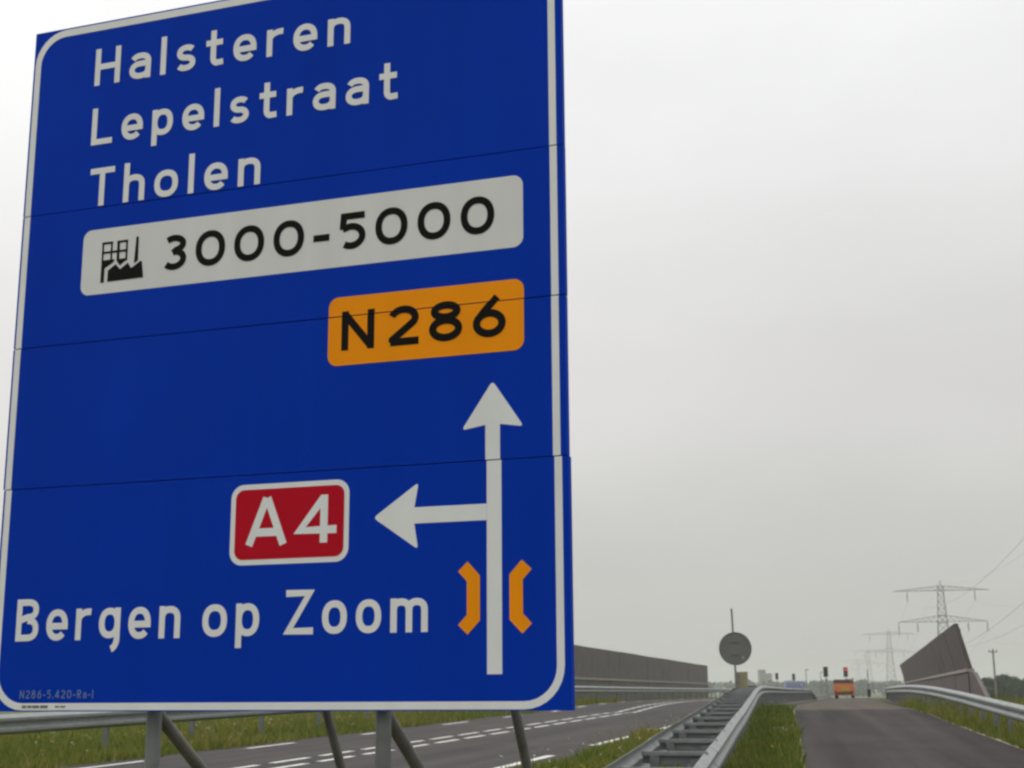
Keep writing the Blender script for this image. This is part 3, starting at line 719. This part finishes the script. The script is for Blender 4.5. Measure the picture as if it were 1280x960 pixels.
yb = 131.0; b = empty('marker_post', (at(1085, 850, yb).x, yb, -.64)); tag(b, 'thin grey post with a dark box near its foot, right of the orange truck', 'post')
MB().bar((0, 0, -.1), (0, 0, 2.5), .035, 8).build('pole', M_GALVD, b)
MB().box((0, -.09, .40), (.28, .2, .62)).build('box', M_BOXP, b, bevel=.03)
MB().box((0, -.09, .735), (.34, .26, .04)).build('lid', M_BOXP, b)
for px, yy_ in ((1008, 165), (1026, 190)):
    x = at(px, 850, yy_).x; b = empty('lamp_post', (x, yy_, -1.2))
    tag(b, 'faint thin post in the haze, ' + ('just right of the blue car' if px == 1008 else 'second from the left edge of the unlit traffic light'), 'post', 'thin posts beyond the crest')
    MB().bar((0, 0, -.2), (0, 0, 3.6), .06, 8, .04).build('pole', M_GALVD, b); MB().box((.12, 0, 3.62), (.36, .14, .07)).build('lamp_head', M_SIGBLK, b)

# ------------------------------------------------------------------ pylons and power lines
def lattice(m, c0, h0, w0, h1, w1, nb, r):
    """four legs with zigzag bracing between two heights"""
    cs = ((-1, -1), (1, -1), (1, 1), (-1, 1))
    def P(k, f):
        w_ = w0 + (w1 - w0) * f; return Vector((cs[k][0] * w_ / 2, cs[k][1] * w_ / 2, h0 + (h1 - h0) * f))
    for k in range(4):
        m.bar(P(k, 0), P(k, 1), r, 4)
        for b_ in range(nb):
            f0, f1 = b_ / nb, (b_ + 1) / nb; k2 = (k + 1) % 4
            m.bar(P(k, f0), P(k2, f1), r * .6, 4); m.bar(P(k2, f0), P(k, f1), r * .6, 4); m.bar(P(k, f1), P(k2, f1), r * .6, 4)
PH = 52.2
UP_Z, LO_Z = 47.6, 33.6                     # arm heights above the pylon's foot
ARM_U, ARM_L = 21.0, 19.6
ATT = [(-14.8, UP_Z, 5.0), (14.8, UP_Z, 5.0), (-19.3, LO_Z, 6.2), (-11.0, LO_Z, 4.6), (11.0, LO_Z, 4.6), (19.3, LO_Z, 4.8)]
def make_pylon():
    o = empty('pylon')
    m = MB(); lattice(m, 0, 0, 8.4, 33, 4.0, 7, .20); lattice(m, 0, 33, 4.0, 49, 2.3, 5, .16)
    m.bar((-.9, 0, 49), (0, 0, PH), .14, 4); m.bar((.9, 0, 49), (0, 0, PH), .14, 4); m.build('lattice_tower', M_PYLON, o)
    for z, a, d in ((UP_Z, ARM_U, 2.2), (LO_Z, ARM_L, 3.0)):
        m = MB(); n = 8; wb = 1.6
        for s in (-1, 1):
            for yy in (-wb, wb):
                m.bar((0, yy, z), (s * a, yy * .12, z), .15, 4); m.bar((0, yy, z + d), (s * a, yy * .12, z), .13, 4)
                for k in range(n):
                    f0, f1 = k / n, (k + .5) / n; f2 = (k + 1) / n
                    y0, y1, y2 = (yy * (1 - .88 * f) for f in (f0, f1, f2))
                    m.bar((s * a * f0, y0, z), (s * a * f1, y1, z + d * (1 - f1)), .08, 4); m.bar((s * a * f1, y1, z + d * (1 - f1)), (s * a * f2, y2, z), .08, 4)
        m.build('cross_arm', M_PYLON, o)
    for x, z, hl in ATT:
        m = MB()
        m.bar((x, 0, z), (x, 0, z - hl), .10, 6)
        for k in range(7):
            zz = z - hl * (.2 + .75 * k / 7); m.bar((x, 0, zz), (x, 0, zz - .25), .42, 8, .3)
        m.build('insulator', M_GLASSI, o)
    return o
pd = Vector((.2146, 1, 0)).normalized(); p1 = Vector((at(1175, 730, 643).x, 643, 0))
step_ = 518.0; base_z = -3.3
pls = []; py0 = make_pylon()
PLAB = ['nearest power pylon, standing beside the road beyond the right edge', 'large lattice power pylon rising behind the slanted wall', 'paler lattice pylon left of the largest one, between truck and slanted wall',
        'third faint pylon along the power line, right of the red light', 'very faint tiny pylon at the far end of the power line']
for k in range(5):
    o = py0 if k == 0 else copy_tree(py0)
    o.location = p1 + pd * (step_ * (k - 1)) + Vector((0, 0, base_z)); o.rotation_euler[2] = -math.atan2(pd.x, pd.y)
    tag(o, PLAB[k], 'pylon', 'power pylons'); pls.append(o.location.copy())
perp = Vector((pd.y, -pd.x, 0))
WL = ['upper left wire of the overhead power line', 'upper right wire of the overhead power line', 'lower outermost left wire of the overhead power line', 'lower inner left wire of the overhead power line',
      'lower inner right wire of the overhead power line', 'lower outermost right wire of the overhead power line']
for (x, z, hl), lab in zip(ATT + [(0, PH, 0)], WL + ['thin earth wire joining the tips of the pylons']):
    m = MB(); r = .036 if hl else .025
    for k in range(3):
        A = pls[k] + perp * x + Vector((0, 0, z - hl)); B = pls[k + 1] + perp * x + Vector((0, 0, z - hl)); n = 22 if k == 0 else 12
        P = [A.lerp(B, i / n) - Vector((0, 0, 4 * 13 * (i / n) * (1 - i / n))) for i in range(n + 1)]
        for a, b in zip(P, P[1:]): m.bar(a, b, r, 4)
    tag(m.build('power_line', M_WIRE), lab, 'power line', 'overhead wires')
# small wooden pole on the right
yp = 190.; o = empty('utility_pole', (at(1241, 812, yp).x, yp, FIELD)); tag(o, 'small wooden utility pole with a short crossbar above the bushes', 'utility pole')
H = at(1241, 811.5, yp).z - FIELD
MB().bar((0, 0, -.3), (0, 0, H), .15, 8, .11).build('pole', M_WOOD, o); MB().box((0, 0, H - .35), (1.15, .12, .14)).build('crossbar', M_WOOD, o)
m = MB()
for x in (-.5, .5): m.bar((x, 0, H - .28), (x, 0, H - .05), .05, 6)
m.build('insulator', M_GLASSI, o)

# ------------------------------------------------------------------ trees, treeline, distant buildings
def leaves(n, centers, radii, size, flat=.75):
    """n leaf quads spread through clumps -> verts, faces, tone"""
    k = rng.integers(0, len(centers), n); c = np.asarray(centers)[k]; r = np.asarray(radii)[k]
    d = rng.normal(size=(n, 3)); d /= np.linalg.norm(d, axis=1, keepdims=True)
    p = c + d * (r * rng.uniform(.55, 1.05, n))[:, None] * np.array([1, 1, flat])
    a = rng.normal(size=(n, 3)); a /= np.linalg.norm(a, axis=1, keepdims=True); b_ = np.cross(a, rng.normal(size=(n, 3))); b_ /= np.linalg.norm(b_, axis=1, keepdims=True)
    s = (size * rng.uniform(.6, 1.3, n))[:, None]
    P = np.stack([p - a * s, p + b_ * s * .6, p + a * s, p - b_ * s * .6], 1).reshape(-1, 3)
    F = np.arange(4 * n).reshape(n, 4); tone = np.clip(rng.normal(.5, .22, n) + rng.normal(0, .18, len(centers))[k], 0, 1)
    return P, F, tone
def tree(x, y, h, wd, label, group, n=2600, size=.22):
    o = empty('bushy_tree', (x, y, FIELD)); tag(o, label, 'tree', group)
    m = MB(); m.bar((0, 0, -.2), (0, 0, h * .45), .16, 8, .09)
    cs, rs = [], []
    for k in range(15):
        a = rng.uniform(0, 6.28); f = rng.uniform(.22, .92); rr = wd / 2 * math.sqrt(max(.08, 1 - ((f - .5) / .5) ** 2)) * rng.uniform(.35, .9)
        c = (rr * math.cos(a), rr * math.sin(a), h * f); cs.append(c); rs.append(rng.uniform(.16, .28) * wd)
        if k < 7: m.bar((0, 0, h * .3), c, .06, 6, .02)
    m.build('trunk', M_BARK, o)
    P, F, t = leaves(n, cs, rs, size); soup('crown', P, F, t, M_LEAF, o)
    return o
TR = [(1238, 225, 847, 4.6, 'dark bushy tree next to the low end of the slanted wall'), (1259, 250, 845, 5.0, 'dark round bushy tree just right of the small utility pole'), (1279, 240, 852, 6.0, 'low dark bushy tree at the right edge of the photo'),
      (1298, 240, 848, 7.0, 'dark bushy tree beyond the right edge, behind the guard rail'), (1330, 250, 846, 7.0, 'broad dark bushy tree farthest right of the hedge row')]
for px, y, yt_, wd, lab in TR:
    tree(at(px, yt_, y).x, y, at(px, yt_, y).z - FIELD, wd, lab, 'bushy trees on the right')
C_, R_c = [], []
for k in range(1500):
    a = rng.uniform(R(-42), R(42)); d = rng.uniform(800, 1400); hh = rng.uniform(7.5, 9.0) + (d - 800) / 600 * 2.5
    for q in range(3): C_.append((d * math.sin(a) + rng.normal(0, 3), d * math.cos(a) + rng.normal(0, 3), FIELD + hh * (.3 + .25 * q))); R_c.append(hh * .36)
P, F, t = leaves(90000, C_, R_c, 1.3)
soup('treeline', P, F, t, M_LEAFD, kind='stuff', label='hazy far treeline along the horizon')
for px0, px1, yt_, d, lab in ((948.5, 955.5, 838, 1050, 'taller of two hazy grey tower blocks on the horizon'), (956.5, 963.5, 842.5, 1080, 'shorter hazy grey tower block beside the taller one')):
    wd = (px1 - px0) / 1750 * d; h = at(px0, yt_, d).z - FIELD
    o = empty('tower_block', (at((px0 + px1) / 2, yt_, d).x, d, FIELD)); tag(o, lab, 'building', 'tower blocks on the horizon')
    MB().box((0, 0, h / 2), (wd, 9, h)).build('wall', M_BUILD, o); MB().box((0, 0, h + .2), (wd + .4, 9.4, .4)).build('roof', M_ROOF, o)
    wm = MB().box((0, 0, 0), (.9, .08, 1.3)).mesh('window', M_WINB)
    for fl in range(int(h / 3)):
        for k in (-1, 0, 1): link_mesh('window', wm, o, Matrix.Translation((k * wd * .3, -4.52, 2 + fl * 3)))

# ------------------------------------------------------------------ grass on the verges
def blades(name, xa, xb, za, zb, y0, y1, n, hmin, hmax, mat, label, wid=.012, bias=1.6):
    f = rng.uniform(0, 1, n) ** bias; y = y0 + (y1 - y0) * f; u = rng.uniform(0, 1, n)
    # tufts: pull blades towards clump centres
    cl = rng.integers(0, n // 14, n); cy = rng.uniform(0, 1, n // 14) ** bias; cu = rng.uniform(0, 1, n // 14)
    w_ = rng.uniform(0, 1, n) < .7
    y = np.where(w_, y0 + (y1 - y0) * cy[cl] + rng.normal(0, .13, n), y); u = np.where(w_, cu[cl] + rng.normal(0, .035, n), u)
    u = np.clip(u, -.06 * rng.uniform(0, 1, n) ** 2, 1 + .08 * rng.uniform(0, 1, n) ** 2)
    X0, X1 = xa(y), xb(y); x = X0 + (X1 - X0) * u; z = za(y) + (zb(y) - za(y)) * u
    patch = .5 + .5 * np.sin(x * 1.1 + np.sin(y * .5) * 2) * np.cos(y * .55 + x * .3)
    h = (hmin + (hmax - hmin) * rng.beta(2, 3.2, n)) * (.5 + .85 * patch) * np.where(rng.uniform(0, 1, n) < .02, 1.9, 1.0)
    a = rng.uniform(0, 6.283, n); wv = (wid * rng.uniform(.7, 1.6, n) * (1 + y / 40))[:, None] * np.stack([np.cos(a), np.sin(a), 0 * a], 1)
    p = np.stack([x, y, z - .03], 1); tip = p + np.stack([rng.normal(0, .35, n) * h, rng.normal(0, .35, n) * h, h], 1)
    P = np.stack([p - wv, p + wv, tip], 1).reshape(-1, 3); F = np.arange(3 * n).reshape(n, 3)
    tone = np.clip(.2 + .38 * patch + rng.normal(0, .2, n) + .25 * (rng.uniform(0, 1, n) < .1), 0, 1)
    soup(name, P, F, tone, mat, kind='stuff', label=label)
zero = lambda y: zc(y)
blades('grass', lambda y: XM(y, -23.5), lambda y: XM(y, -15.0), lambda y: zm(y) - .1, zm, 12, 70, 45000, .08, .34, M_BLADE, 'rough grass behind the far guard rail')
blades('grass', lambda y: XM(y, -16.0), lambda y: XM(y, -11.9), zm, zm, 10, 66, 70000, .08, .34, M_BLADE, 'rough grass on the verge below the far guard rail')
blades('grass', lambda y: XM(y, -5.2), lambda y: XL(y, -1.75), zm, lambda y: (zc(y) * 2 + zm(y)) / 3, 0, 42, 52000, .08, .30, M_BLADE, 'rough grass between main road and double guard rail')
blades('grass', lambda y: XL(y, -1.08), lambda y: XL(y, -.0), zc, zc, -1, 50, 62000, .06, .26, M_BLADEG, 'green grass strip between double guard rail and side road')
blades('grass', lambda y: XL(y, right_edge(y) + .05), lambda y: XL(y, 5.6), zc, lambda y: zc(y) - .02, 0, 52, 72000, .08, .36, M_BLADE, 'patchy grass along the right edge of the side road')
blades('grass', lambda y: XL(y, 5.3), lambda y: XL(y, 10.4), lambda y: zc(y) - .02, lambda y: zc(y) - .12, 6, 80, 75000, .10, .38, M_BLADE, 'rough grass behind the right guard rail')
def flowers(xa, xb, za, y0, y1, n, label):
    y = rng.uniform(y0, y1, n); u = rng.uniform(0, 1, n); x = xa(y) + (xb(y) - xa(y)) * u; h = rng.uniform(.15, .42, n)
    c = np.stack([x, y, za(y) + h], 1); k = 4; c = np.repeat(c, k, 0) + rng.normal(0, .035, (n * k, 3)) * np.array([1, 1, .4]); n2 = n * k
    a = rng.normal(size=(n2, 3)); a /= np.linalg.norm(a, axis=1, keepdims=True); b_ = np.cross(a, rng.normal(size=(n2, 3))); b_ /= np.linalg.norm(b_, axis=1, keepdims=True)
    s = .012 * rng.uniform(.6, 1.4, (n2, 1)); P = np.stack([c - a * s, c + b_ * s, c + a * s, c - b_ * s], 1).reshape(-1, 3)
    soup('wildflowers', P, np.arange(4 * n2).reshape(n2, 4), np.repeat((rng.uniform(0, 1, n) > .55).astype(float), k), M_FLOWER, kind='stuff', label=label)
flowers(lambda y: XM(y, -15.8), lambda y: XM(y, -12.1), zm, 16, 60, 260, 'small white and yellow flowers in the far verge')
flowers(lambda y: XM(y, -5.0), lambda y: XL(y, -1.9), zm, 14, 40, 70, 'small white and yellow flowers beside the main road')
flowers(lambda y: XL(y, -.7), lambda y: XL(y, -.05), zc, 12, 45, 16, 'few pale flowers in the green grass strip')
flowers(lambda y: XL(y, 4.6), lambda y: XL(y, 6.2), zc, 14, 48, 60, 'small white and yellow flowers in the right verge')

# ------------------------------------------------------------------ haze
m = MB(); m.box((0, 300, 26), (7000, 7000, 62)); hz = m.build('haze', bpy.data.materials.new('haze air')); hz['kind'] = 'stuff'
hm = hz.data.materials[0]; hm.use_nodes = True; t = hm.node_tree; t.nodes.clear()
mo = t.nodes.new('ShaderNodeOutputMaterial'); pv = t.nodes.new('ShaderNodeVolumePrincipled'); t.links.new(pv.outputs[0], mo.inputs['Volume'])
pv.inputs['Color'].default_value = (.86, .88, .85, 1); pv.inputs['Density'].default_value = .0005
